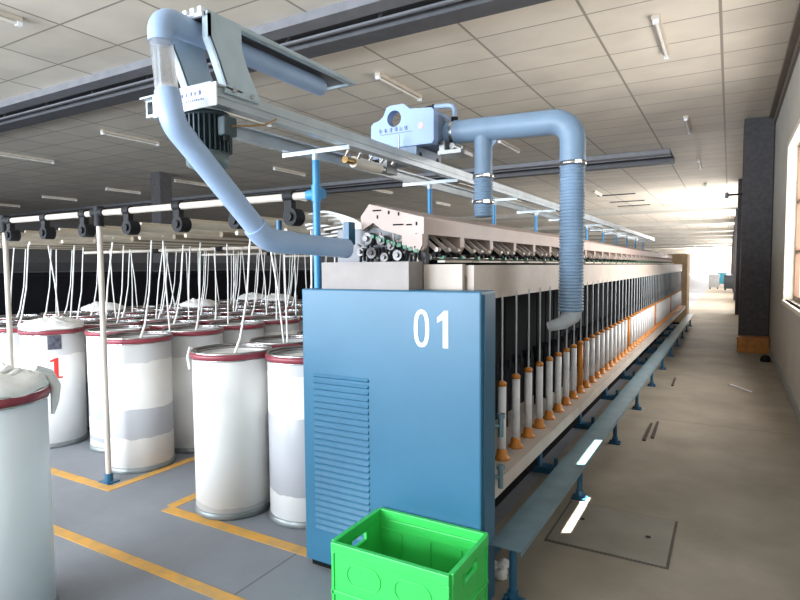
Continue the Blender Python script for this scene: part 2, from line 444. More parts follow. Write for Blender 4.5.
litter('stick', 'thin white stick lying across the aisle floor near the wall', 'stick', .04, 8.95, .28, 8.55, .03, M['white'])
o = MB()
pts = [(random.uniform(-.06, .06), random.uniform(-.08, .08)) for _ in range(7)]
for k, (a, b) in enumerate(pts):
    o.lathe([(.001, .0), (.035, .004), (.03, .03+.01*k % .03), (.001, .045)], (a, b, 0), n=7)
o = o.build('cotton_waste', M['cotton']); o.location = (-1.03, 2.87, 0)
tag(o, 'small tuft of cotton waste on the floor between the blue cabinet and the bench', 'cotton waste')

# ------------------------------------------------------------------ spinning machine
Y0, Y1 = 2.40, 17.0
mach = thing('spinning_machine', 'long blue-ended spinning machine numbered 01 with rows of bobbins along its side', 'machine', (-1.48, 2.5, 0))
mo = Vector((-1.48, 2.5, 0))
def mp(mb, name, m, parent=mach, **kw):
    mb.v = [(a-mo.x, b-mo.y, c-mo.z) for a, b, c in mb.v]
    return mb.build(name, m, parent, **kw)
# end cabinet with folded edges
cab = mp(MB().box(-2.0, -.965, Y0, 2.58, .04, 1.535), 'end_cabinet', M['blue'], bevel=.008)
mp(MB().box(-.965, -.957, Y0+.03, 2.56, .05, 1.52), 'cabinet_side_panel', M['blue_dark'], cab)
mp(MB().box(-1.98, -.98, Y0+.03, 2.56, 0, .04), 'plinth', M['dark'], cab)
# louvres: pressed fins
lv = MB(); z = 1.085
while z > .24:
    lv.prism([(0, 0), (.010, -.016), (0, -.024)], lambda a, b, z=z: (-1.925, Y0-a, z+b), lambda a, b, z=z: (-1.575, Y0-a, z+b)); z -= .0335
mp(lv, 'louvre_vent', M['blue'], cab)
# digits 0 and 1
def ring_digit(cx, cz, hw, hh, t, n=28):
    mb = MB(); v = []
    def se(a, b, k):
        ang = 2*pi*k/n; c_, s_ = cos(ang), sin(ang); p = 2/2.5
        return (math.copysign(abs(c_)**p, c_)*a, math.copysign(abs(s_)**p, s_)*b)
    for k in range(n):
        a, b = se(hw, hh, k); v.append((cx+a, Y0-.002, cz+b))
    for k in range(n):
        a, b = se(hw-t, hh-t*1.0, k); v.append((cx+a, Y0-.002, cz+b))
    mb.add(v, [(k, (k+1) % n, n+(k+1) % n, n+k) for k in range(n)]); return mb
d0 = ring_digit(-1.268, 1.355, .041, .090, .020); mp(d0, 'digit_zero', M['white'], cab)
d1 = MB().add([(-1.155, Y0-.002, 1.268), (-1.128, Y0-.002, 1.268), (-1.128, Y0-.002, 1.443), (-1.148, Y0-.002, 1.443), (-1.185, Y0-.002, 1.41), (-1.185, Y0-.002, 1.385), (-1.155, Y0-.002, 1.402)], [(0, 1, 2, 3, 6), (3, 4, 5, 6)])
mp(d1, 'digit_one', M['white'], cab)
# door latches on the cabinet's rear edge
for zc in (.86, .60):
    l_ = MB().cyl((-.965+.0, 2.66, zc-.055), (-.965, 2.66, zc+.05), .014, n=10); l_.cyl((-.965, 2.66, zc+.04), (-.965, 2.66, zc+.06), .021, n=10)
    l_.cyl((-1.0, 2.64, zc), (-.965, 2.66, zc), .012, n=8)
    mp(l_, 'latch', M['bench'])

# core body
mp(MB().box(-1.98, -1.42, 2.62, Y1, .12, 1.50), 'core_body', M['dark'])
mp(MB().box(-1.96, -1.32, 2.62, Y1, 1.50, 1.62), 'roller_beam', M['steel_d'])
mp(MB().box(-1.14, -1.10, 2.64, Y1, 1.475, 1.655), 'front_panel', M['panel'])
mp(MB().box(-1.42, -1.14, 2.64, Y1, 1.60, 1.655), 'panel_shelf', M['panel'])
mp(MB().box(-1.42, -1.00, 2.63, Y1, .475, .553), 'bobbin_rail', M['rail'])
mp(MB().box(-1.42, -1.30, 2.63, Y1, .06, .12), 'lower_beam', M['dark'])
# feet under the machine
for k in range(10):
    yy = 3.0+1.42*k
    f = MB().box(-1.55, -1.12, yy, yy+.10, 0, .05); f.box(-1.36, -1.28, yy+.01, yy+.09, .05, .475)
    f.cyl((-1.16, yy+.05, .05), (-1.16, yy+.05, .12), .018, n=8)
    mp(f, 'foot', M['bench_leg'])
# cover beam with sloped end plate
mp(MB().box(-1.47, -1.35, 2.615, Y1, 1.815, 1.895), 'cover_beam', M['pink'])
bm_top = MB().prism([(-1.71, 1.955), (-1.66, 1.985), (-1.47, 1.925), (-1.47, 1.895), (-1.69, 1.935)], lambda a, b: (a, 2.62, b), lambda a, b: (a, Y1, b))
mp(bm_top, 'top_cover', M['pink'])
ep = [(-1.735, 1.92), (-1.68, 1.985), (-1.35, 1.90), (-1.35, 1.745), (-1.375, 1.72), (-1.43, 1.78), (-1.44, 1.80), (-1.60, 1.845), (-1.655, 1.885), (-1.73, 1.845)]
ep_o = mp(MB().prism(ep, lambda a, b: (a, 2.585, b), lambda a, b: (a, 2.615, b)), 'end_plate', M['pink'])
sl = MB()
for a, b, l in ((-1.655, 1.945, .05), (-1.53, 1.865, .06), (-1.45, 1.862, .03)):
    sl.box(a, a+l, 2.580, 2.585, b, b+.007)
for a, b in ((-1.56, 1.925), (-1.50, 1.915), (-1.395, 1.86), (-1.63, 1.905)):
    sl.box(a, a+.006, 2.580, 2.585, b, b+.018)
mp(sl, 'slot', M['dark'], ep_o)
# drafting gear cluster seen at the end
rnd = random.Random(3)
cl = MB()
for (a, b, rr) in ((-1.69, 1.80, .034), (-1.60, 1.79, .026), (-1.66, 1.725, .030), (-1.54, 1.76, .024), (-1.50, 1.71, .028), (-1.73, 1.73, .022), (-1.58, 1.70, .024)):
    cl.cyl((a, 2.57, b), (a, 2.64, b), rr, n=18); cl.cyl((a, 2.555, b), (a, 2.57, b), rr*.45, n=10)
mp(cl, 'gear_cluster', mat('gear_grey', (.20, .19, .19), .4, metal=.5))
cl = MB()
for k in range(22):
    a = -1.74+.37*k/22+rnd.uniform(-.01, .01); b = 1.72+rnd.uniform(-.03, .10)*(1-k/40)
    cl.cyl((a, 2.60, b), (a+rnd.uniform(-.03, .03), 2.58, b+rnd.uniform(-.05, .05)), .006, n=6)
mp(cl, 'small_lever', M['arm'])
cl = MB()
for k in range(9):
    a = -1.66+.033*k; cl.box(a, a+.02, 2.565, 2.59, 1.802-.010*k, 1.820-.010*k)
mp(cl, 'green_clip', M['green'])
cl = MB()
for k in range(16):
    a = -1.74+.024*k; cl.cyl((a, 2.59, 1.68+rnd.uniform(-.02, .02)), (a+.01, 2.575, 1.75+rnd.uniform(-.02, .02)), .008, n=6)
mp(cl, 'dark_lever', M['black'])
mp(MB().box(-1.92, -1.36, 2.625, 2.66, 1.54, 1.86), 'inner_plate', M['duct_mid'])
mp(MB().box(-1.36, -1.145, 2.60, 2.64, 1.475, 1.66), 'panel_end', M['panel'])
mp(MB().box(-1.79, -1.755, 2.50, 2.56, 1.77, 1.89), 'blue_bracket', M['bench_leg'])
mp(MB().box(-1.90, -1.365, 2.45, 2.60, 1.535, 1.675), 'gear_housing', mat('housing_grey', (.30, .26, .24), .5))
# dark throat behind the arms and the divider plates
mp(MB().box(-1.62, -1.56, 2.66, Y1, 1.62, 1.90), 'throat', M['dark'])
nb = 30; sp_ = .472
dp = None
for k in range(nb+1):
    yy = 2.62+sp_*k
    prof = [(-1.47, 1.815), (-1.352, 1.815), (-1.352, 1.76), (-1.375, 1.72), (-1.47, 1.76)]
    if dp is None:
        dp = mp(MB().prism(prof, lambda a, b: (a, yy-.05, b), lambda a, b: (a, yy+.01, b)), 'divider', M['pink']); first = yy
    else:
        c = dp.copy(); COL.objects.link(c); c.location = (0, yy-first, 0)
# pressure arms: pale bar, dark knob at the lower end
am = MB().prism([(-1.50, 1.868), (-1.488, 1.878), (-1.325, 1.742), (-1.333, 1.728)], lambda a, b: (a, 2.675, b), lambda a, b: (a, 2.705, b))
am.cyl((-1.325, 2.672, 1.738), (-1.325, 2.708, 1.738), .013, n=12)
arm0 = mp(am, 'pressure_arm', M['arm'])
kn = MB().cyl((-1.335, 2.66, 1.712), (-1.335, 2.72, 1.712), .014, n=12); kn.box(-1.335, -1.305, 2.68, 2.70, 1.700, 1.716)
kn0 = mp(kn, 'knob', M['black'], arm0)
kid = 0
for k in range(nb):
    for j in range(3):
        if k == 0 and j == 0: continue
        dy = sp_*k+.125*j
        c = arm0.copy(); COL.objects.link(c); c.location = (0, dy, 0)
        if k < 16:
            d = kn0.copy(); COL.objects.link(d); d.parent = c
# roller rods and clearer boards under the arms
for k in range(nb):
    yy = 2.66+sp_*k
    g = MB().box(-1.31, -1.27, yy, yy+.37, 1.670, 1.681)
    mp(g, 'clearer_board', M['cream'])
mp(MB().cyl((-1.36, 2.66, 1.70), (-1.36, Y1, 1.70), .018, n=10), 'front_roller', M['steel'])
g = MB()
for k in range(nb*2):
    yy = 2.70+sp_/2*k; g.box(-1.32, -1.295, yy, yy+.03, 1.688, 1.706)
g = mp(g, 'green_clip', M['green'])
g['kind'] = 'stuff'
# rear row of flyers (dark)
g = MB()
for k in range(58):
    yy = 2.93+.245*k
    g.cyl((-1.30, yy, .56), (-1.30, yy, 1.0), .022, n=8); g.cyl((-1.30, yy, 1.0), (-1.30, yy, 1.6), .007, n=6)
    g.box(-1.335, -1.265, yy-.008, yy+.008, .96, 1.02)
g = mp(g, 'rear_flyer_row', mat('rear_flyer', (.028, .028, .034), .9, spec=.1)); g['kind'] = 'stuff'

# ------------------------------------------------------------------ bobbins
def make_bobbin(orange=False):
    r = thing('bobbin', '', 'bobbin')
    MB().lathe([(.001, 0), (.046, 0), (.046, .010), (.034, .018), (.029, .045), (.024, .062), (.001, .062)], n=20).build('base_flange', M['orange'], r)
    MB().lathe([(.001, .06), (.024, .06), (.024, .425), (.001, .425)], n=18).build('tube', M['orange'] if orange else M['tube'], r)
    MB().lathe([(.001, .42), (.026, .42), (.026, .437), (.019, .447), (.001, .447)], n=18).build('collar', M['orange'], r)
    MB().cyl((0, 0, .44), (0, 0, .95), .0065, n=8).build('spindle_rod', M['track'], r)
    return r
bw = make_bobbin(); bo = make_bobbin(True); reg(bw); reg(bo)
uw = uo = False
for k in range(56):
    yy = 3.05+.245*k
    isor = k in (8, 19, 31, 43)
    if isor: b = bo if not uo else copy_tree(bo); uo = True
    else: b = bw if not uw else copy_tree(bw); uw = True
    b.location = (-1.10, yy, .553); b.rotation_euler.z = k*.7
    if isor:
        b['label'] = {8: 'all-orange bobbin among the white ones, the one nearest the blue cabinet', 19: 'second all-orange bobbin down the row of white ones'}.get(k, 'all-orange bobbin far down the row of white ones')
    elif k == 0: b['label'] = 'white bobbin on an orange foot, closest to the blue cabinet'
    elif k < 19: b['label'] = 'white bobbin on an orange foot, %s bobbin counted from the blue cabinet' % ORD[k]
    else: b['label'] = 'white bobbin on an orange foot, in the distant sunlit stretch of the row'
    b['group'] = 'bobbins along the machine rail'

# ------------------------------------------------------------------ bench
bn = thing('guard_bench', 'long low blue-grey steel bench running beside the spinning machine', 'bench', (-.885, 2.5, 0))
bo_ = Vector((-.885, 2.5, 0))
segs = [(2.50, 3.95), (3.955, 9.6), (9.605, 17.2)]
for a, b in segs:
    t = MB().prism([(-.078, .322), (.078, .322), (.078, .292), (.074, .292), (.074, .318), (-.074, .318), (-.074, .292), (-.078, .292)], lambda p, q, a=a: (p, a-2.5, q+(.004 if a < 3 else 0)), lambda p, q, b=b, a=a: (p, b-2.5, q+(.004 if a < 3 else 0)))
    t.build('bench_top', M['bench'], bn)
lg = MB().cyl((0, 0, .01), (0, 0, .30), .019, n=14); lg.cyl((0, 0, .03), (0, 0, .06), .027, n=14); lg.box(-.065, .065, -.02, .02, .296, .317)
leg0 = lg.build('leg', M['bench_leg'], bn); leg0.location = (0, .12, 0)
fp = MB().box(-.05, .05, -.045, .045, 0, .012); fp.cyl((-.035, 0, .012), (-.035, 0, .03), .012, n=8); fp.cyl((.035, 0, .012), (.035, 0, .03), .012, n=8)
fp0 = fp.build('foot_plate', M['bench_leg'], leg0)
for k in range(1, 11):
    c = leg0.copy(); COL.objects.link(c); c.location = (0, .12+1.44*k, 0)
    d = fp0.copy(); COL.objects.link(d); d.parent = c

# ------------------------------------------------------------------ overhead track
tr = thing('cleaner_track', 'pale metal overhead twin-rail track on blue posts above the machine', 'overhead track', (-2.03, 2.58, 0))
to = Vector((-2.03, 2.58, 0))
def tp(mb, name, m, parent=tr, **kw):
    mb.v = [(a-to.x, b-to.y, c-to.z) for a, b, c in mb.v]
    return mb.build(name, m, parent, **kw)
TY0, TY1 = 1.66, 17.2
def crail(x, s):
    # C-section rail with lips
    return MB().prism([(0, 0), (.045, 0), (.045, .012), (.010, .012), (.010, .066), (.045, .066), (.045, .078), (0, .078)],
                      lambda a, b: (x+s*a, TY0, 2.312+b), lambda a, b: (x+s*a, TY1, 2.312+b))
tp(crail(-1.815, -1), 'rail', M['track']); tp(crail(-2.245, 1), 'rail', M['track'])
rib = MB(); rib.box(-1.815, -1.808, TY0, TY1, 2.345, 2.352); rib.box(-1.815, -1.806, TY0, TY1, 2.312, 2.318)
tp(rib, 'rail_lip', M['track'])
posts = [2.58, 3.99, 5.39, 6.79, 8.20, 9.62, 11.0, 12.4, 13.8, 15.2, 16.6]
for k, yy in enumerate(posts):
    cb = MB().prism([(0, 0), (.035, 0), (.035, .006), (0, .006)], lambda a, b, yy=yy: (-2.26, yy-.018+a, 2.303+b), lambda a, b, yy=yy: (-1.79, yy-.018+a, 2.303+b))
    cb.box(-2.26, -1.79, yy-.018, yy-.012, 2.285, 2.303)
    c = tp(cb, 'crossbar', M['track'])
    tp(MB().cyl((-2.03, yy, 0 if k < 1 else 1.5), (-2.03, yy, 2.25), .021 if k == 0 else .018, n=16), 'post', M['post_blue'])
    tp(MB().cyl((-2.03, yy, 2.25), (-2.03, yy, 2.303), .022, n=16), 'post_cap', M['track'])
# front sign box between the rails
sb = tp(MB().box(-2.245, -1.80, 1.63, 1.80, 2.385, 2.392), 'front_tray', M['track'])
sg = tp(MB().box(-2.15, -1.765, 1.622, 1.63, 2.292, 2.384), 'name_plate', M['sign'], bevel=.003)
def glyphs(x0, x1, y, z, h, n, seed, normal_y=-1, t=.0045):
    rr = random.Random(seed); g = MB(); stp = (x1-x0)/n
    for k in range(n):
        a = x0+stp*k; w_ = stp*.72
        for q in range(rr.randint(3, 4)):
            zz = z+h*(q+.3)/4.4
            l_ = rr.uniform(.55, 1)*w_; o_ = rr.uniform(0, w_-l_)
            g.box(a+o_, a+o_+l_, y-.001, y, zz, zz+t*.6)
        for q in range(rr.randint(1, 3)):
            xx = a+rr.uniform(.1, .8)*w_
            g.box(xx, xx+t*.7, y-.001, y, z+rr.uniform(0, .3)*h, z+h*rr.uniform(.7, 1))
    return g
tp(glyphs(-2.05, -1.84, 1.622, 2.344, .022, 8, 5), 'lettering', M['ink'], sg)
tp(glyphs(-2.03, -1.83, 1.622, 2.322, .009, 16, 9, t=.002), 'small_lettering', M['ink'], sg)
# duct-tray brackets: Y-Z plates outside each rail
pl = [(1.63, 2.655), (1.80, 2.655), (1.80, 2.57), (1.83, 2.50), (1.90, 2.388), (1.90, 2.365), (1.70, 2.365), (1.71, 2.40), (1.66, 2.51), (1.63, 2.565)]
for x in (-1.812, -2.03):
    b_ = MB().prism(pl, lambda a, b: (x, a, b), lambda a, b: (x+.012, a, b))
    # flange along the front edge
    fl = [(1.63, 2.655), (1.63, 2.565), (1.66, 2.51), (1.71, 2.40)]
    for (a, b), (c_, d_) in zip(fl, fl[1:]):
        b_.add([(x-.03, a, b), (x+.012, a, b), (x+.012, c_, d_), (x-.03, c_, d_), (x-.03, a+.008, b), (x+.012, a+.008, b), (x+.012, c_+.008, d_), (x-.03, c_+.008, d_)], [(0,3,2,1),(4,5,6,7),(0,1,5,4),(1,2,6,5),(2,3,7,6),(3,0,4,7)])
    br = tp(b_, 'bracket_plate', M['plate'])
    bl = MB()
    for yy in (1.745, 1.85): bl.cyl((x+.012, yy, 2.382), (x+.026, yy, 2.382), .010, n=8)
    tp(bl, 'bolt', M['steel'], br)
# inverted tray over the tube
ty = MB(); A, B = 1.63, 2.66
ty.box(-2.02, -1.815, A, B, 2.668, 2.672)
ty.box(-1.822, -1.812, A, B, 2.652, 2.672); ty.box(-2.03, -2.02, A, B, 2.652, 2.672)
ty.box(-1.84, -1.812, A, B, 2.650, 2.654); ty.box(-2.03, -2.005, A, B, 2.650, 2.654)
ty.box(-2.02, -1.825, B-.012, B, 2.652, 2.672)
tp(ty, 'top_tray', M['plate'])
tp(MB().box(-2.018, -1.824, A+.02, B-.015, 2.664, 2.668), 'tray_shade', M['duct_mid'])  # dark sheet painting in the shade inside the inverted tray
nt_ = MB()
for k in range(5): nt_.box(-2.02+.042*k, -2.0+.042*k, 1.615, 1.63, 2.655, 2.685)
nt_.box(-2.02, -1.83, 1.618, 1.63, 2.648, 2.664)
tp(nt_, 'notched_cap', M['white'])

# drive motor hanging under the track end
mt = thing('drive_motor', 'finned dark electric motor hanging under the front end of the overhead track', 'motor', (-1.965, 1.75, 2.312))
MB().lathe([(.001, 0), (.095, 0), (.095, -.02), (.082, -.02), (.082, -.165), (.001, -.165)], n=28).build('motor_body', M['motor'], mt)
fn = MB()
for k in range(30):
    a = 2*pi*k/30; c_, s_ = cos(a), sin(a)
    fn.add([(c_*.08+s_*.0028, s_*.08-c_*.0028, -.022), (c_*.104+s_*.0028, s_*.104-c_*.0028, -.022), (c_*.104-s_*.0028, s_*.104+c_*.0028, -.022), (c_*.08-s_*.0028, s_*.08+c_*.0028, -.022),
            (c_*.08+s_*.0028, s_*.08-c_*.0028, -.165), (c_*.104+s_*.0028, s_*.104-c_*.0028, -.165), (c_*.104-s_*.0028, s_*.104+c_*.0028, -.165), (c_*.08-s_*.0028, s_*.08+c_*.0028, -.165)], [(0,3,2,1),(4,5,6,7),(0,1,5,4),(1,2,6,5),(2,3,7,6),(3,0,4,7)])
fn.build('cooling_fins', M['motor'], mt)
MB().lathe([(.001, -.165), (.090, -.165), (.088, -.225), (.06, -.24), (.001, -.24)], n=28).build('fan_cowl', M['teal'], mt)
jb = MB().box(.100, .145, -.035, .035, -.11, -.03).build('junction_box', M['motor'], mt, bevel=.006)
MB().cyl((.125, -.01, -.11), (.125, -.01, -.13), .014, n=12).build('cable_gland', M['black'], jb)
MB().tube([(.145, .0, -.07), (.16, .1, -.05), (.17, .18, -.03), (.16, .26, .012)], .004, n=8).build('cable', M['brass'], jb)

# suction duct
du = thing('suction_duct', 'thick light-blue bent suction pipe with a clear section at the track end', 'pipe', (-2.05, 1.58, 2.66))
do = Vector((-2.05, 1.58, 2.66))
def dpc(mb, name, m, parent=du):
    mb.v = [(a-do.x, b-do.y, c-do.z) for a, b, c in mb.v]
    return mb.build(name, m, parent)
R = .049
dpc(MB().tube([(-1.92, 1.62, 2.612), (-1.92, 2.49, 2.612)], .045, n=24), 'horizontal_tube', M['pipe'])
el = [(-1.92, 1.63, 2.612)] + [(-1.92, 1.555-.06*sin(t), 2.555+.06*cos(t)) for t in [k*pi/2/8 for k in range(9)]] + [(-1.918, 1.495, 2.52)]
dpc(MB().tube(el, .048, n=28), 'top_elbow', M['pipe'])
dpc(MB().tube([(-1.918, 1.495, 2.53), (-1.892, 1.495, 2.315)], .043, n=28, caps=False), 'clear_section', M['clear'])
P0, P1, P2, P3 = Vector((-1.892, 1.495, 2.33)), Vector((-1.865, 1.495, 2.205)), Vector((-1.845, 1.97, 1.775)), Vector((-1.73, 2.45, 1.745))
def bend(p0, p1, p2, r=.09, n=7):
    a = p1+(p0-p1).normalized()*r; b = p1+(p2-p1).normalized()*r
    return [a*(1-t)**2+p1*2*t*(1-t)+b*t**2 for t in [i/n for i in range(n+1)]]
dpc(MB().tube([P0]+bend(P0, P1, P2, .045)+[P1+(P2-P1)*.13], .048, n=28), 'middle_elbow', M['pipe'])
dpc(MB().tube([P1+(P2-P1)*.11, P1+(P2-P1)*.90], .047, n=28), 'slanting_tube', M['pipe'])
dpc(MB().tube([P1+(P2-P1)*.86]+bend(P1, P2, P3, .06)+[P2+(P3-P2)*.30], .0545, n=28), 'lower_elbow', M['pipe'])
dpc(MB().tube([P2+(P3-P2)*.26, P3], .0495, n=28), 'outlet_tube', M['pipe'])
# ------------------------------------------------------------------ travelling cleaner carriage
cr = thing('cleaner_carriage', 'pale blue blower carriage with small lettering riding on the overhead track', 'blower', (-1.95, 3.4, 2.39))
co = Vector((-1.95, 3.4, 2.39))
def cp(mb, name, m, parent=cr, **kw):
    mb.v = [(a-co.x, b-co.y, c-co.z) for a, b, c in mb.v]
    return mb.build(name, m, parent, **kw)
# face with ear and round hole: outline with hole -> ring bridging
n = 40; hc = (-2.0, 2.655); hr = .055
outl = [(-2.175, 2.46), (-1.715, 2.46), (-1.70, 2.48), (-1.70, 2.67), (-1.715, 2.69), (-1.88, 2.705), (-1.915, 2.735), (-1.93, 2.745), (-2.03, 2.745), (-2.06, 2.735), (-2.085, 2.68), (-2.12, 2.655), (-2.165, 2.645), (-2.185, 2.625), (-2.19, 2.48)]
def ray_poly(c, ang, poly):
    best = None; dx, dz = cos(ang), sin(ang)
    for (x1, z1), (x2, z2) in zip(poly, poly[1:]+poly[:1]):
        ex, ez = x2-x1, z2-z1; den = dx*ez-dz*ex
        if abs(den) < 1e-9: continue
        t = ((x1-c[0])*ez-(z1-c[1])*ex)/den; u = ((x1-c[0])*dz-(z1-c[1])*dx)/den
        if t > 0 and -1e-6 <= u <= 1+1e-6 and (best is None or t < best): best = t
    return (c[0]+dx*best, c[1]+dz*best)
angs = sorted([2*pi*k/n for k in range(n)] + [math.atan2(z-hc[1], x-hc[0]) % (2*pi) for x, z in outl])
q = [ray_poly(hc, a, outl) for a in angs]; qi = [(hc[0]+hr*cos(a), hc[1]+hr*sin(a)) for a in angs]; L_ = len(angs)
fb = MB(); F0, F1 = 3.40, 3.47
v = [(a, F0, b) for a, b in q]+[(a, F0, b) for a, b in qi]+[(a, F1, b) for a, b in q]+[(a, F1, b) for a, b in qi]
fs = []
for k in range(L_):
    j = (k+1) % L_
    fs += [(k, j, L_+j, L_+k), (2*L_+k, 2*L_+j, 3*L_+j, 3*L_+k), (k, j, 2*L_+j, 2*L_+k), (L_+k, L_+j, 3*L_+j, 3*L_+k)]
fb.add(v, fs)
face = cp(fb, 'front_cover', M['carr'])
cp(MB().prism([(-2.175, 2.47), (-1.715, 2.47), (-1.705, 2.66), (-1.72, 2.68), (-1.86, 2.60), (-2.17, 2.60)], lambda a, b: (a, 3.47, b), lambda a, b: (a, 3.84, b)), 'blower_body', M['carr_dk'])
cp(MB().box(-1.86, -1.71, 3.475, 3.83, 2.60, 2.685), 'blower_top', M['carr'])
cp(glyphs(-2.12, -1.88, 3.40, 2.565, .034, 6, 21, t=.006), 'lettering', M['ink'], face)
cp(MB().box(-2.11, -1.86, 3.399, 3.40, 2.553, 2.557), 'underline', M['ink'], face)
lg_ = MB().cyl((-1.795, 3.40, 2.583), (-1.795, 3.398, 2.583), .022, n=20)
cp(lg_, 'round_logo', mat('logo_tan', (.62, .50, .48), .5), face)
# under carriage
uc = MB()
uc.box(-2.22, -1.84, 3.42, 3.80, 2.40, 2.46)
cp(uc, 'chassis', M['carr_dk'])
for x in (-2.20, -1.85):
    for yy in (3.48, 3.74):
        cp(MB().cyl((x-.012, yy, 2.405), (x+.012, yy, 2.405), .022, n=14), 'wheel', M['black'])
cp(MB().cyl((-2.03, 2.95, 2.30), (-2.03, 3.25, 2.30), .035, n=18), 'gear_motor', M['cream'])
u2 = MB().cyl((-2.03, 3.25, 2.30), (-2.03, 3.33, 2.30), .026, n=14); u2.box(-2.06, -2.0, 3.30, 3.44, 2.28, 2.42)
for k in range(5): cp(MB().cyl((-1.98+.02*k, 2.80+.1*k, 2.305), (-1.96+.02*k, 2.80+.1*k, 2.335), .012, n=8), 'fitting', M['steel'])
cp(u2, 'coupling', M['steel_d'])
u3 = MB().cyl((-2.03, 2.86, 2.30), (-2.03, 2.95, 2.30), .022, n=14); 
cp(u3, 'brass_fitting', M['brass'])
cp(MB().cyl((-1.93, 3.34, 2.39), (-1.93, 3.34, 2.53), .006, n=8), 'rod', M['steel'])
# main pipe over to the aisle with elbow
PY = 3.62
ex = [(-1.70, PY, 2.565), (-1.02, PY, 2.545)] + [(-.985+.13*sin(t), PY, 2.415+.13*cos(t)) for t in [k*pi/2/8 for k in range(9)]] + [(-.855, PY, 2.29)]
cp(MB().tube(ex, .078, n=28), 'main_pipe', M['pipe'] if False else M['hose'])
sk = MB().tube([(-1.72, PY, 2.565), (-1.66, PY, 2.563)], .070, n=24); cp(sk, 'outlet_collar', M['carr'])
def clamp(c, r, axis='z'):
    g = MB()
    if axis == 'z': g.lathe([(r, -.012), (r+.005, -.012), (r+.005, .012), (r, .012)], c, n=28, closed=True); g.box(c[0]+r*.5, c[0]+r*.5+.03, c[1]-r-.012, c[1]-r+.02, c[2]-.009, c[2]+.009)
    else: g.tube([(c[0]-.012, c[1], c[2]), (c[0]+.012, c[1], c[2])], r+.005, n=28)
    return g
cp(clamp((-1.655, PY, 2.563), .074, 'x'), 'clamp', M['steel'])
# tee branch
cp(MB().tube([(-1.44, PY, 2.56), (-1.44, PY, 2.22)], .060, n=26), 'tee_branch', M['hose'])
cp(MB().prism([(-1.39, 2.50), (-1.33, 2.50), (-1.385, 2.42)], lambda a, b: (a, PY-.008, b), lambda a, b: (a, PY+.008, b)), 'tee_gusset', M['hose'])
def corrug(x, y, z0, z1, r, pitch=.017, amp=.004):
    prof = []; z = z0
    while z > z1: prof += [(r+amp, z), (r+amp, z-pitch*.5), (r-amp*.3, z-pitch*.55), (r-amp*.3, z-pitch*.95)]; z -= pitch
    return MB().lathe(prof, (x, y, 0), n=28)
cp(corrug(-1.44, PY, 2.25, 1.995, .060), 'corrugated_hose', M['hose'])
cp(clamp((-1.44, PY, 2.245), .066), 'clamp', M['steel']); cp(clamp((-1.44, PY, 2.075), .066), 'clamp', M['steel'])
cp(corrug(-.855, PY, 2.30, 1.36, .071, .02, .005), 'corrugated_hose', M['hose'])
cp(clamp((-.855, PY, 2.275), .078), 'clamp', M['steel'])
cp(MB().tube([(-.855, PY, 1.38), (-.86, PY, 1.33), (-.90, PY-.02, 1.29), (-.99, PY-.03, 1.262)], .05, n=20, radii=[.07, .06, .042, .03]), 'nozzle', mat('nozzle_grey', (.55, .58, .62), .4))
# small blow pipe with black tip
cp(MB().tube([(-1.65, PY, 2.61), (-1.65, PY, 2.715)] + [(-1.665-.0+(-.02)*sin(0), PY, 2.74)] + [(-1.69, PY, 2.75), (-1.80, PY, 2.757)], .0165, n=14), 'blow_pipe', M['pipe'])
cp(MB().cyl((-1.65, PY, 2.615), (-1.65, PY, 2.665), .024, n=14), 'pipe_socket', M['black'])
cp(MB().cyl((-1.80, PY, 2.757), (-1.815, PY, 2.757), .019, n=12).cyl((-1.815, PY, 2.757), (-1.89, PY, 2.76), .015, .006, n=12), 'nozzle_tip', M['black'])
# lower tray bits beneath
lt = MB().box(-1.72, -1.55, 3.5, 3.7, 2.40, 2.425); lt.cyl((-1.56, 3.55, 2.40), (-1.56, 3.55, 2.45), .012, n=8); lt.cyl((-1.64, 3.55, 2.46), (-1.64, 3.7, 2.46), .022, n=10)
lt.box(-1.71, -1.67, 3.5, 3.7, 2.425, 2.49)
cp(lt, 'side_bracket', M['steel_d'])

# ------------------------------------------------------------------ creel
ce = thing('sliver_creel', 'beige creel pipe frame with black clamps and long rollers over the sliver cans', 'creel', (-4.24, 2.62, 0))
eo = Vector((-4.24, 2.62, 0))
def ep_(mb, name, m, parent=ce, **kw):
    mb.v = [(a-eo.x, b-eo.y, c-eo.z) for a, b, c in mb.v]
    return mb.build(name, m, parent, **kw)
CY = 2.62
ep_(MB().cyl((-7.6, CY, 2.075), (-2.12, CY, 2.065), .023, n=16), 'top_pipe', M['creel_pipe'])
ep_(MB().cyl((-2.12, CY, 2.065), (-2.0, CY-.02, 2.065), .029, n=16).cyl((-2.03, 2.58, 2.02), (-2.03, 2.58, 2.11), .028, n=16), 'tee_joint', M['post_blue'])
for x in (-4.13, -5.50, -6.9):
    p = ep_(MB().cyl((x, CY, .05), (x, CY, 2.0), .021, n=14), 'post', M['creel_pipe'])
    ep_(MB().cyl((x, CY, 2.0-.03), (x, CY, 2.12), .036, n=14).cyl((x-.07, CY, 2.072), (x+.07, CY, 2.072), .034, n=14), 'post_joint', M['black'], p)
    ep_(MB().cyl((x, CY, 0), (x, CY, .07), .032, n=14).box(x-.06, x+.06, CY-.05, CY+.05, 0, .012), 'post_foot', M['bench_leg'], p)
cx = [-2.26, -2.71, -3.24, -3.78, -4.32, -4.86, -5.40, -5.95, -6.5]
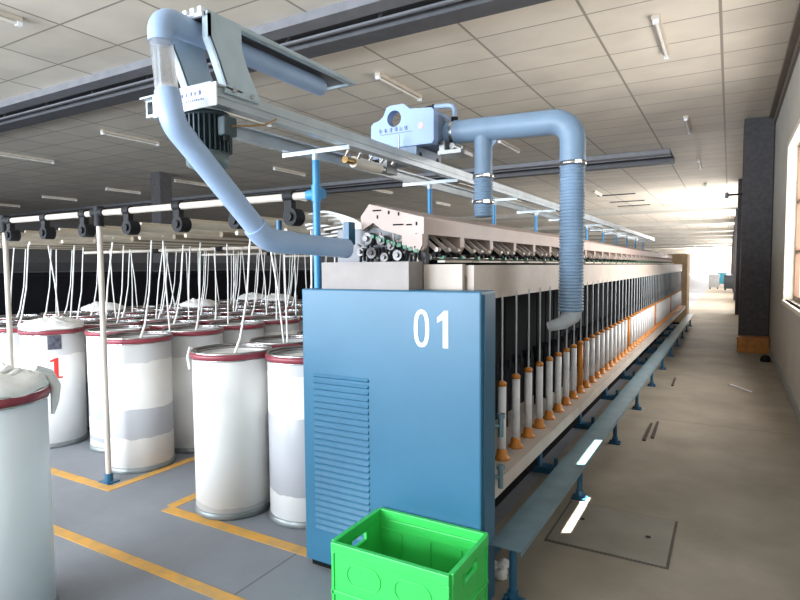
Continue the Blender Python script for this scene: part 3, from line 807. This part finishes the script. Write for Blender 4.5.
for i, x in enumerate(cx):
    cpm = MB().cyl((x-.035, CY, 2.07), (x+.035, CY, 2.07), .034, n=14)
    cpm.box(x-.028, x+.028, CY-.02, CY+.02, 1.94, 2.05)
    cpm.cyl((x+.03, CY-.04, 1.945), (x+.03, CY+.04, 1.945), .052, n=20)
    c_ = ep_(cpm, 'clamp', M['black'])
    g_ = MB().cyl((x+.03, CY-.055, 1.945), (x+.03, CY-.04, 1.945), .026, n=14)
    ep_(g_, 'clamp_bolt', M['black'], c_)
    ep_(MB().cyl((x+.03, CY+.04, 1.945), (x+.03, 17.0, 1.945), .027, n=14), 'roller', M['roller'])
    ep_(MB().cyl((x-.07, CY+.15, 1.985), (x-.07, 17.0, 1.985), .014, n=10), 'guide_rod', M['brownish'])
    ep_(MB().cyl((x-.14, CY+.5, 1.905), (x-.14, 17.0, 1.905), .022, n=10), 'roller', M['roller_d'])
    ep_(MB().cyl((x-.30, CY+.3, 1.895), (x-.30, 17.0, 1.875), .017, n=8), 'guide_rod', M['roller'])
# secondary cross pipes further back, with black clamps seen from the front
for k, yy in enumerate((4.6, 6.6, 8.6, 10.6, 12.6, 14.6)):
    ep_(MB().cyl((-7.6, yy, 1.868), (-2.12, yy, 1.868), .020, n=10), 'cross_pipe', M['creel_pipe'])
    for x in (-3.0, -4.0, -5.0, -6.1):
        ep_(MB().cyl((x-.05, yy, 1.868), (x+.05, yy, 1.868), .034, n=10), 'cross_clamp', M['black'])
    ep_(MB().cyl((-3.64, yy, 0), (-3.64, yy, 1.87), .018, n=10), 'post', M['creel_pipe'])
r_ = MB().cyl((-2.33, CY-.02, 1.86), (-2.33, CY-.02, 1.93), .018, n=10); r_.cyl((-2.33, CY-.02, 1.84), (-2.33, CY-.02, 1.86), .025, n=10)
ep_(r_, 'blue_clip', M['bench_leg'])

# ------------------------------------------------------------------ sliver cans
H = 1.10; RC = .262
def make_can(mi, kind):
    r = thing('sliver_can', '', 'can')
    MB().lathe([(.001, .015), (RC, .015), (RC, H-.035), (RC-.006, H-.035), (RC-.006, .9), (.001, .9)], n=40).build('can_body', CANM[mi], r)
    MB().lathe([(RC-.004, 0), (RC+.007, 0), (RC+.009, .012), (RC+.007, .04), (RC, .045)], n=40).build('base_band', M['base_grey'], r)
    MB().lathe([(RC, H-.048), (RC+.009, H-.048), (RC+.014, H-.036), (RC+.014, H-.022), (RC+.009, H-.012), (RC, H-.012)], n=40).build('red_rim', M['rim_red'], r)
    MB().lathe([(RC-.010, H-.03), (RC+.006, H-.014), (RC+.008, H-.004), (RC, H), (RC-.010, H-.006)], n=40).build('steel_ring', M['steel'], r)
    MB().lathe([(RC, H-.058), (RC+.008, H-.056), (RC+.008, H-.049), (RC, H-.048)], n=40).build('lower_ring', M['steel'], r)
    if kind == 'heap':
        rr = random.Random(5); mb = MB(); n = 40; prof = [(RC+.004, H-.006), (RC+.008, H+.012), (RC-.004, H+.032), (RC*.8, H+.055), (RC*.55, H+.075), (RC*.25, H+.085), (.001, H+.088)]
        for p, z in prof:
            for i in range(n):
                a = 2*pi*i/n; w = 1+.02*sin(5*a+z*40)+rr.uniform(-.012, .012); mb.v.append((p*cos(a)*w, p*sin(a)*w, z+.008*sin(7*a+p*20)))
        for j in range(len(prof)-1):
            for i in range(n): mb.f.append([j*n+i, j*n+(i+1) % n, (j+1)*n+(i+1) % n, (j+1)*n+i]); mb.sm.append(True); mb.mi.append(0)
        # coils of rope on the heap
        for c in range(5):
            rad = RC*(.95-.17*c); z = H+.012+.018*c
            pts = [((rad+.012*sin(3*t+c))*cos(t)+.01*c, (rad+.012*cos(2*t))*sin(t), z+.012*sin(4*t+c)) for t in [2*pi*k/36 for k in range(37)]]
            mb.tube(pts, .014, n=6)
        mb.build('sliver_heap', M['cotton'], r)
    else:
        z = H-.05 if kind == 'full' else H-.10
        MB().lathe([(RC-.012, z-.01), (RC-.03, z), (.15, z+.008), (.06, z-.006), (.001, z-.01)], n=32).build('sliver_coil', M['cotton'], r)
        if kind != 'plain':
            # ribbon rising towards the creel rollers
            MB().tube([(.02, .0, z), (.05, .03, z+.12), (.08, .07, z+.40), (.10, .10, 1.90)], .009, n=6, radii=[.012, .008, .006, .006]).build('rising_sliver', M['cotton'], r)
    return r
protos = {}
def can_at(x, y, mi, kind, label, rz=0, hang=False, group='sliver cans under the creel'):
    key = (mi, kind)
    if key not in protos:
        protos[key] = make_can(mi, kind); reg(protos[key]); c = protos[key]
    else: c = copy_tree(protos[key])
    c.location = (x, y, 0); c.rotation_euler.z = rz; c['label'] = label; c['group'] = group
    return c
near = can_at(-2.97, 1.28, 5, 'heap', 'white sliver can nearest the viewer, heaped with cotton sliver', group='sliver cans in the hall', rz=radians(66))
tail = MB().tube([(RC*.80, -.08, H+.09), (RC+.01, -.03, H+.05), (RC+.035, 0, H-.02), (RC+.03, .01, H-.10), (RC+.018, .01, H-.16)], .012, n=8, radii=[.014, .02, .024, .018, .008])
tail.build('hanging_sliver', M['cotton'], near)
c2 = can_at(-2.955, 2.80, 0, 'full', 'all-white sliver can standing alone at the aisle corner, left of the grey-banded can')
MB().tube([(-RC*.86, -.12, H-.02), (-RC*.9, -.16, H+.01), (-RC*.94-.01, -.165, H-.06), (-RC*.93, -.16, H-.14)], .008, n=8).build('hanging_sliver', M['cotton'], c2)
can_at(-2.425, 2.96, 1, 'full', 'white sliver can with a broad grey middle band beside the blue machine cabinet', rz=1.2)
c4 = can_at(-4.29, 3.02, 2, 'full', 'greyish sliver can directly behind the thin creel post', rz=.5)
can_at(-4.93, 3.27, 4, 'plain', 'sliver can squeezed between the red-numbered can and the can behind the post')
c1 = can_at(-5.58, 3.03, 3, 'heap', 'white sliver can with a red figure 1 and a dark label')
def on_can(parent, name, m, polys, ang0):
    mb = MB()
    for poly in polys:
        mb.add([((RC+.003)*cos(ang0+a/RC), (RC+.003)*sin(ang0+a/RC), z) for a, z in poly], [tuple(range(len(poly)))])
    mb.build(name, m, parent)
ang = math.atan2(-3.03, 5.58)+.05
lab = [[(-.055+.011*k, .915), (-.044+.011*k, .915), (-.044+.011*k, 1.045), (-.055+.011*k, 1.045)] for k in range(10)]
on_can(c1, 'dark_label', M['label'], lab, ang)
on_can(c1, 'figure_one', M['red'], [[(-.018, .66), (0, .66), (0, .835), (-.018, .83)], [(0, .66), (.018, .66), (.018, .84), (0, .835)]]+[[(-.045+.0119*k, .645), (-.0331+.0119*k, .645), (-.0331+.0119*k, .661), (-.045+.0119*k, .661)] for k in range(8)]+[[(-.05, .80), (-.034, .802), (-.034, .822), (-.05, .812)], [(-.034, .802), (-.018, .805), (-.018, .83), (-.034, .822)]], ang+.02)
# other cans of the two blocks
rr = random.Random(11)
cols = [(-2.43, 'right', 'row of cans beside the machine'), (-2.97, 'right', 'row on the machine side of the aisle gap'), (-4.31, 'left', 'row of cans behind the creel post'), (-4.93, 'left', 'second row left of the creel post'), (-5.56, 'left', 'row behind the red-numbered can'), (-6.15, 'left', 'row left of the red-numbered can'), (-6.75, 'left', 'second row left of the red-numbered can'), (-7.35, 'left', 'outermost left row')]
for ci, (x, side, where) in enumerate(cols):
    y = {0: 3.54, 1: 3.37, 2: 3.60, 3: 3.86, 4: 3.62, 5: 2.98, 6: 2.98, 7: 3.0}[ci]
    k = 0
    nmax = 11 if ci < 2 else (12 if ci < 5 else 9)
    while k < nmax:
        mi = rr.choice([0, 1, 2, 3, 3, 4]); kd = rr.choice(['full', 'full', 'low', 'full', 'full', 'low', 'heap' if ci > 3 else 'full'])
        can_at(x+rr.uniform(-.015, .015), y, mi, kd, 'white can, %s in the %s' % (ORD[k] if ci > 4 else ORD[k+1], where), rz=rr.uniform(0, 6) if kd == 'heap' else rr.uniform(-.6, 1.5))
        y += .562; k += 1

# sliver ribbons hanging from rollers and running to the machine head
rs = random.Random(4)
for k in range(8):
    y0_ = 2.78+.09*k; z0_ = 1.985-.017*k
    s_ = [Vector(q) for q in ((-2.34-.06*k, y0_+.05, z0_-.02), (-2.12, y0_*.7+2.68*.3, z0_-.004), (-1.92, 2.69, z0_-.045+.003*k), (-1.80, 2.665, 1.895-.010*k), (-1.71, 2.66, 1.825-.006*k))]
    pts = []
    for i in range(len(s_)-1):
        p_a = s_[max(i-1, 0)]; p_d = s_[min(i+2, len(s_)-1)]
        for t in (0, .25, .5, .75):
            m0 = (s_[i+1]-p_a)*.5; m1 = (p_d-s_[i])*.5
            pts.append(s_[i]*(2*t**3-3*t*t+1)+m0*(t**3-2*t*t+t)+s_[i+1]*(-2*t**3+3*t*t)+m1*(t**3-t*t))
    pts.append(s_[-1])
    o = MB().tube(pts, .008, n=8).build('sliver_ribbon', M['cotton'])
    tag(o, 'white cotton ribbon running from the creel rollers into the machine head', 'sliver ribbon', 'ribbons entering the machine head')
# V-shaped hanging slivers from the rollers to cans
hv = 0
for ci, (x, side, where) in enumerate(cols):
    for j in range(6):
        yy = 3.2+.95*j+rs.uniform(-.1, .1)
        xr = x+rs.uniform(-.12, .2); sgn = rs.choice([-1, 1])
        top = (xr, yy, 1.93); bot = (xr+sgn*rs.uniform(.04, .12), yy+rs.uniform(-.1, .1), 1.0)
        mid = ((top[0]+bot[0])/2+rs.uniform(-.02, .02), (top[1]+bot[1])/2, 1.5)
        o = MB().tube([top, mid, bot], .0065, n=6).build('hanging_ribbon', M['cotton'])
        tag(o, 'thin white cotton ribbon hanging from the creel rollers into a can', 'sliver ribbon', 'ribbons hanging under the creel')

# ------------------------------------------------------------------ neighbouring machine behind the creel (left)
def left_machine(x, label):
    r = thing('spinning_machine', label, 'machine', (x, 10, 0))
    MB().box(-.4, .4, -7.0, 8, .1, 1.55).build('core_body', M['dark'], r)
    MB().box(-.42, .42, -7.3, -7.0, 0, 1.55).build('end_cabinet', M['blue_dark'], r)
    MB().box(.1, .45, -7.0, 8, 1.62, 1.75).build('cover_beam', M['duct_dark'], r)
    g = MB()
    for k in range(60): g.cyl((.44, -6.9+.245*k, .55), (.44, -6.9+.245*k, 1.0), .022, n=8)
    g = g.build('bobbin_row', M['duct_mid'], r); g['kind'] = 'stuff'
    MB().box(.35, .5, -7, 8, .45, .54).build('bobbin_rail', M['duct_mid'], r)
    return r
left_machine(-9.3, 'dark neighbouring spinning machine beyond the left block of cans')
left_machine(-13.2, 'second dark spinning machine farther away on the left')
left_machine(-18.0, 'third dark spinning machine at the far left')

# things at the far end
r = thing('cabinet', 'tan cabinet at the far end of the spinning machine', 'cabinet', (-1.45, 18.0, 0))
MB().box(-.45, .45, -.5, .5, .05, 1.95).build('body', M['cardboard'], r, bevel=.01)
MB().box(-.42, .42, -.51, -.5, .1, 1.9).build('door', M['cardboard'], r)
MB().box(-.43, .43, -.45, .45, 0, .05).build('plinth', M['dark'], r)
r = thing('storage_box', 'low orange box on the floor at the foot of the dark pillar', 'box', (.42, 12.55, 0))
MB().box(-.27, .24, -.16, .22, 0, .24).build('body', M['box_orange'], r, bevel=.01)
MB().box(-.28, .25, -.17, .23, .24, .28).build('lid', mat('orange_lid', (.42, .17, .04), .6), r, bevel=.008)
o = MB().lathe([(.001, 0), (.075, 0), (.08, .03), (.06, .09), (.02, .11), (.001, .11)], n=18).build('doorstop', M['black']); o.location = (.56, 11.4, 0)
tag(o, 'small black lump on the floor by the wall before the orange box', 'block')
for k, (x, yy, c, lb) in enumerate(((-.5, 52, (.05, .30, .42), 'distant teal bin at the bright far end of the hall'), (.0, 42, (.06, .07, .08), 'distant dark crate stack near the far pillars'), (-.9, 44, (.30, .30, .30), 'distant grey trolley down the aisle'))):
    r = thing(['bin', 'crate_stack', 'trolley'][k], lb, ['bin', 'crates', 'trolley'][k], (x, yy, 0))
    m_ = mat('far_%d' % k, c, .6)
    MB().box(-.3, .3, -.3, .3, .1, .9).build('body', m_, r)
    MB().box(-.33, .33, -.33, .33, .9, .97).build('rim', m_, r)
    for sx in (-.22, .22): MB().cyl((sx, -.3, .05), (sx, .3, .05), .05, n=10).build('wheel', M['black'], r)

# ------------------------------------------------------------------ green crate
cg = thing('plastic_crate', 'bright green open plastic crate on the floor in front of the blue cabinet', 'crate', (-1.21, 2.175, 0))
W, D, HH, t = .275, .19, .44, .012
def wall_panel(name, f, w, hole=None):
    """f(a, z, d): a along the wall, z up, d depth outward"""
    mb = MB()
    def bx(a0, a1, z0, z1, d0=0, d1=t):
        c = [f(a, z, d) for d in (d0, d1) for z in (z0, z1) for a in (a0, a1)]
        mb.add(c, [(0,1,3,2),(4,6,7,5),(0,4,5,1),(2,3,7,6),(0,2,6,4),(1,5,7,3)])
    if hole:
        a0, a1, z0, z1 = hole
        bx(-w, a0, .02, HH-.045); bx(a1, w, .02, HH-.045); bx(a0, a1, .02, z0); bx(a0, a1, z1, HH-.045)
        bx(a0-.012, a0, z0-.012, z1+.012, t*.5, t+.006); bx(a1, a1+.012, z0-.012, z1+.012, t*.5, t+.006); bx(a0, a1, z0-.012, z0, t*.5, t+.006); bx(a0, a1, z1, z1+.012, t*.5, t+.006)
    else: bx(-w, w, .02, HH-.045)
    bx(-w, w, HH-.045, HH, -.001, t+.010)       # thick rim
    bx(-w-.004, w+.004, .205, .225, t*.5, t+.007)        # folding seam
    bx(-w-.004, w+.004, .02, .04, t*.5, t+.007)
    for s in (-1, 1): bx(s*w-.014 if s > 0 else -w, s*w if s > 0 else -w+.014, .02, HH-.045, t*.5, t+.007)
    o = mb.build(name, M['crate'], cg, bevel=.003)
    if w > .2:   # pressed ovals
        for zc, cs in ((.315, (-.12, .12)), (.125, (-.12, .12))):
            for c in cs:
                if abs(zc-.315) < .01: cw, ch = .085, .048
                else: cw, ch = .085, .055
                pts = []
                for k in range(33):
                    a = 2*pi*k/32; rx = cw-ch
                    px = c+(rx if cos(a) > 0 else -rx)+ch*cos(a); pz = zc+ch*sin(a); pts.append(f(px, pz, t+.001))
                MB().tube(pts, .0035, n=6, caps=False).build('pressed_oval', M['crate'], o)
    return o
wall_panel('front_wall', lambda a, z, d: (a, -D-d, z), W+t)
wall_panel('back_wall', lambda a, z, d: (a, D+d, z), W+t)
wall_panel('left_wall', lambda a, z, d: (-W-d, a, z), D, hole=(-.06, .06, HH-.100, HH-.062))
wall_panel('right_wall', lambda a, z, d: (W+d, a, z), D, hole=(-.06, .06, HH-.100, HH-.062))
MB().box(-W, W, -D, D, 0, .02).build('bottom', M['crate'], cg)
it = MB()
for x in (-.16, 0, .16): it.box(x-.006, x+.006, D-.006, D-.0005, .0205, HH-.105)
it.box(-W+.001, W-.001, D-.005, D-.0005, HH-.10, HH-.09)
it.build('inner_ribs', M['crate'], cg)

# ------------------------------------------------------------------ lights
def area(name, loc, rot, sx, sy, e, col):
    l = bpy.data.lights.new(name, 'AREA'); l.shape = 'RECTANGLE'; l.size = sx; l.size_y = sy; l.energy = e; l.color = col
    o = bpy.data.objects.new(name, l); COL.objects.link(o); o.location = loc; o.rotation_euler = rot
    return o
for i, (a, b, z0, z1) in enumerate(wins):
    if i == 0: continue
    e = [0, 170, 25, 950, 950, 900, 600, 600, 900, 1100, 1200][i]
    area('daylight_right_%d' % i, (WX+.34, (a+b)/2, (z0+z1)/2), (0, radians(90), 0), z1-z0, b-a, e, (1, .97, .93))
for i, (a, b) in enumerate(fw):
    area('daylight_far_%d' % i, ((a+b)/2, YF+.3, 2.5), (radians(-90), 0, 0), b-a, 3.2, 2500, (1, .98, .95))
for i, (a, b) in enumerate(rw):
    area('rear_daylight_fill_%d' % i, ((a+b)/2, YB-.35, 2.2), (radians(90), 0, 0), b-a, 2.8, [620, 700, 900, 760, 60][i], (.80, .90, 1))  # cool fill added behind the viewer, set in the unseen openings
# spot standing in for the sun, aimed through the added slots
D_ = Vector((-1, -.5, -1)).normalized()
sp = bpy.data.lights.new('sun_beam', 'SPOT'); sp.energy = 160000; sp.spot_size = radians(7); sp.spot_blend = .1; sp.shadow_soft_size = .03; sp.color = (1, .95, .86)
so = bpy.data.objects.new('sun_beam', sp); COL.objects.link(so)
so.location = Vector((WX+.05, 4.71, 1.70))-D_*12; so.rotation_euler = D_.to_track_quat('-Z', 'Y').to_euler()

wd = bpy.data.worlds.new('sky'); SC.world = wd; wd.use_nodes = True
wd.node_tree.nodes['Background'].inputs[0].default_value = (.93, .96, 1, 1); wd.node_tree.nodes['Background'].inputs[1].default_value = 1.6

# ------------------------------------------------------------------ camera
f_, yw, pt, ro = 570.5, .52375, .0584, -.00725
s, c, sp2, cp2 = sin(yw), cos(yw), sin(pt), cos(pt)
R0 = Vector((c, s, 0)); F = Vector((-s*cp2, c*cp2, -sp2)); U0 = Vector((-s*sp2, c*sp2, cp2))
Rv = R0*cos(ro)+U0*sin(ro); Uv = U0*cos(ro)-R0*sin(ro)
cd = bpy.data.cameras.new('camera'); cam = bpy.data.objects.new('camera', cd); COL.objects.link(cam)
mw = Matrix((Rv, Uv, -F)).transposed().to_4x4(); mw.translation = Vector((0, 0, 1.65)); cam.matrix_world = mw
cd.sensor_width = 36; cd.lens = f_/800*36; cd.clip_start = .05; cd.clip_end = 200
SC.camera = cam
vs = SC.view_settings
vs.view_transform = 'Standard'; vs.look = 'None'; vs.gamma = 1; vs.use_curve_mapping = False; vs.exposure = .22
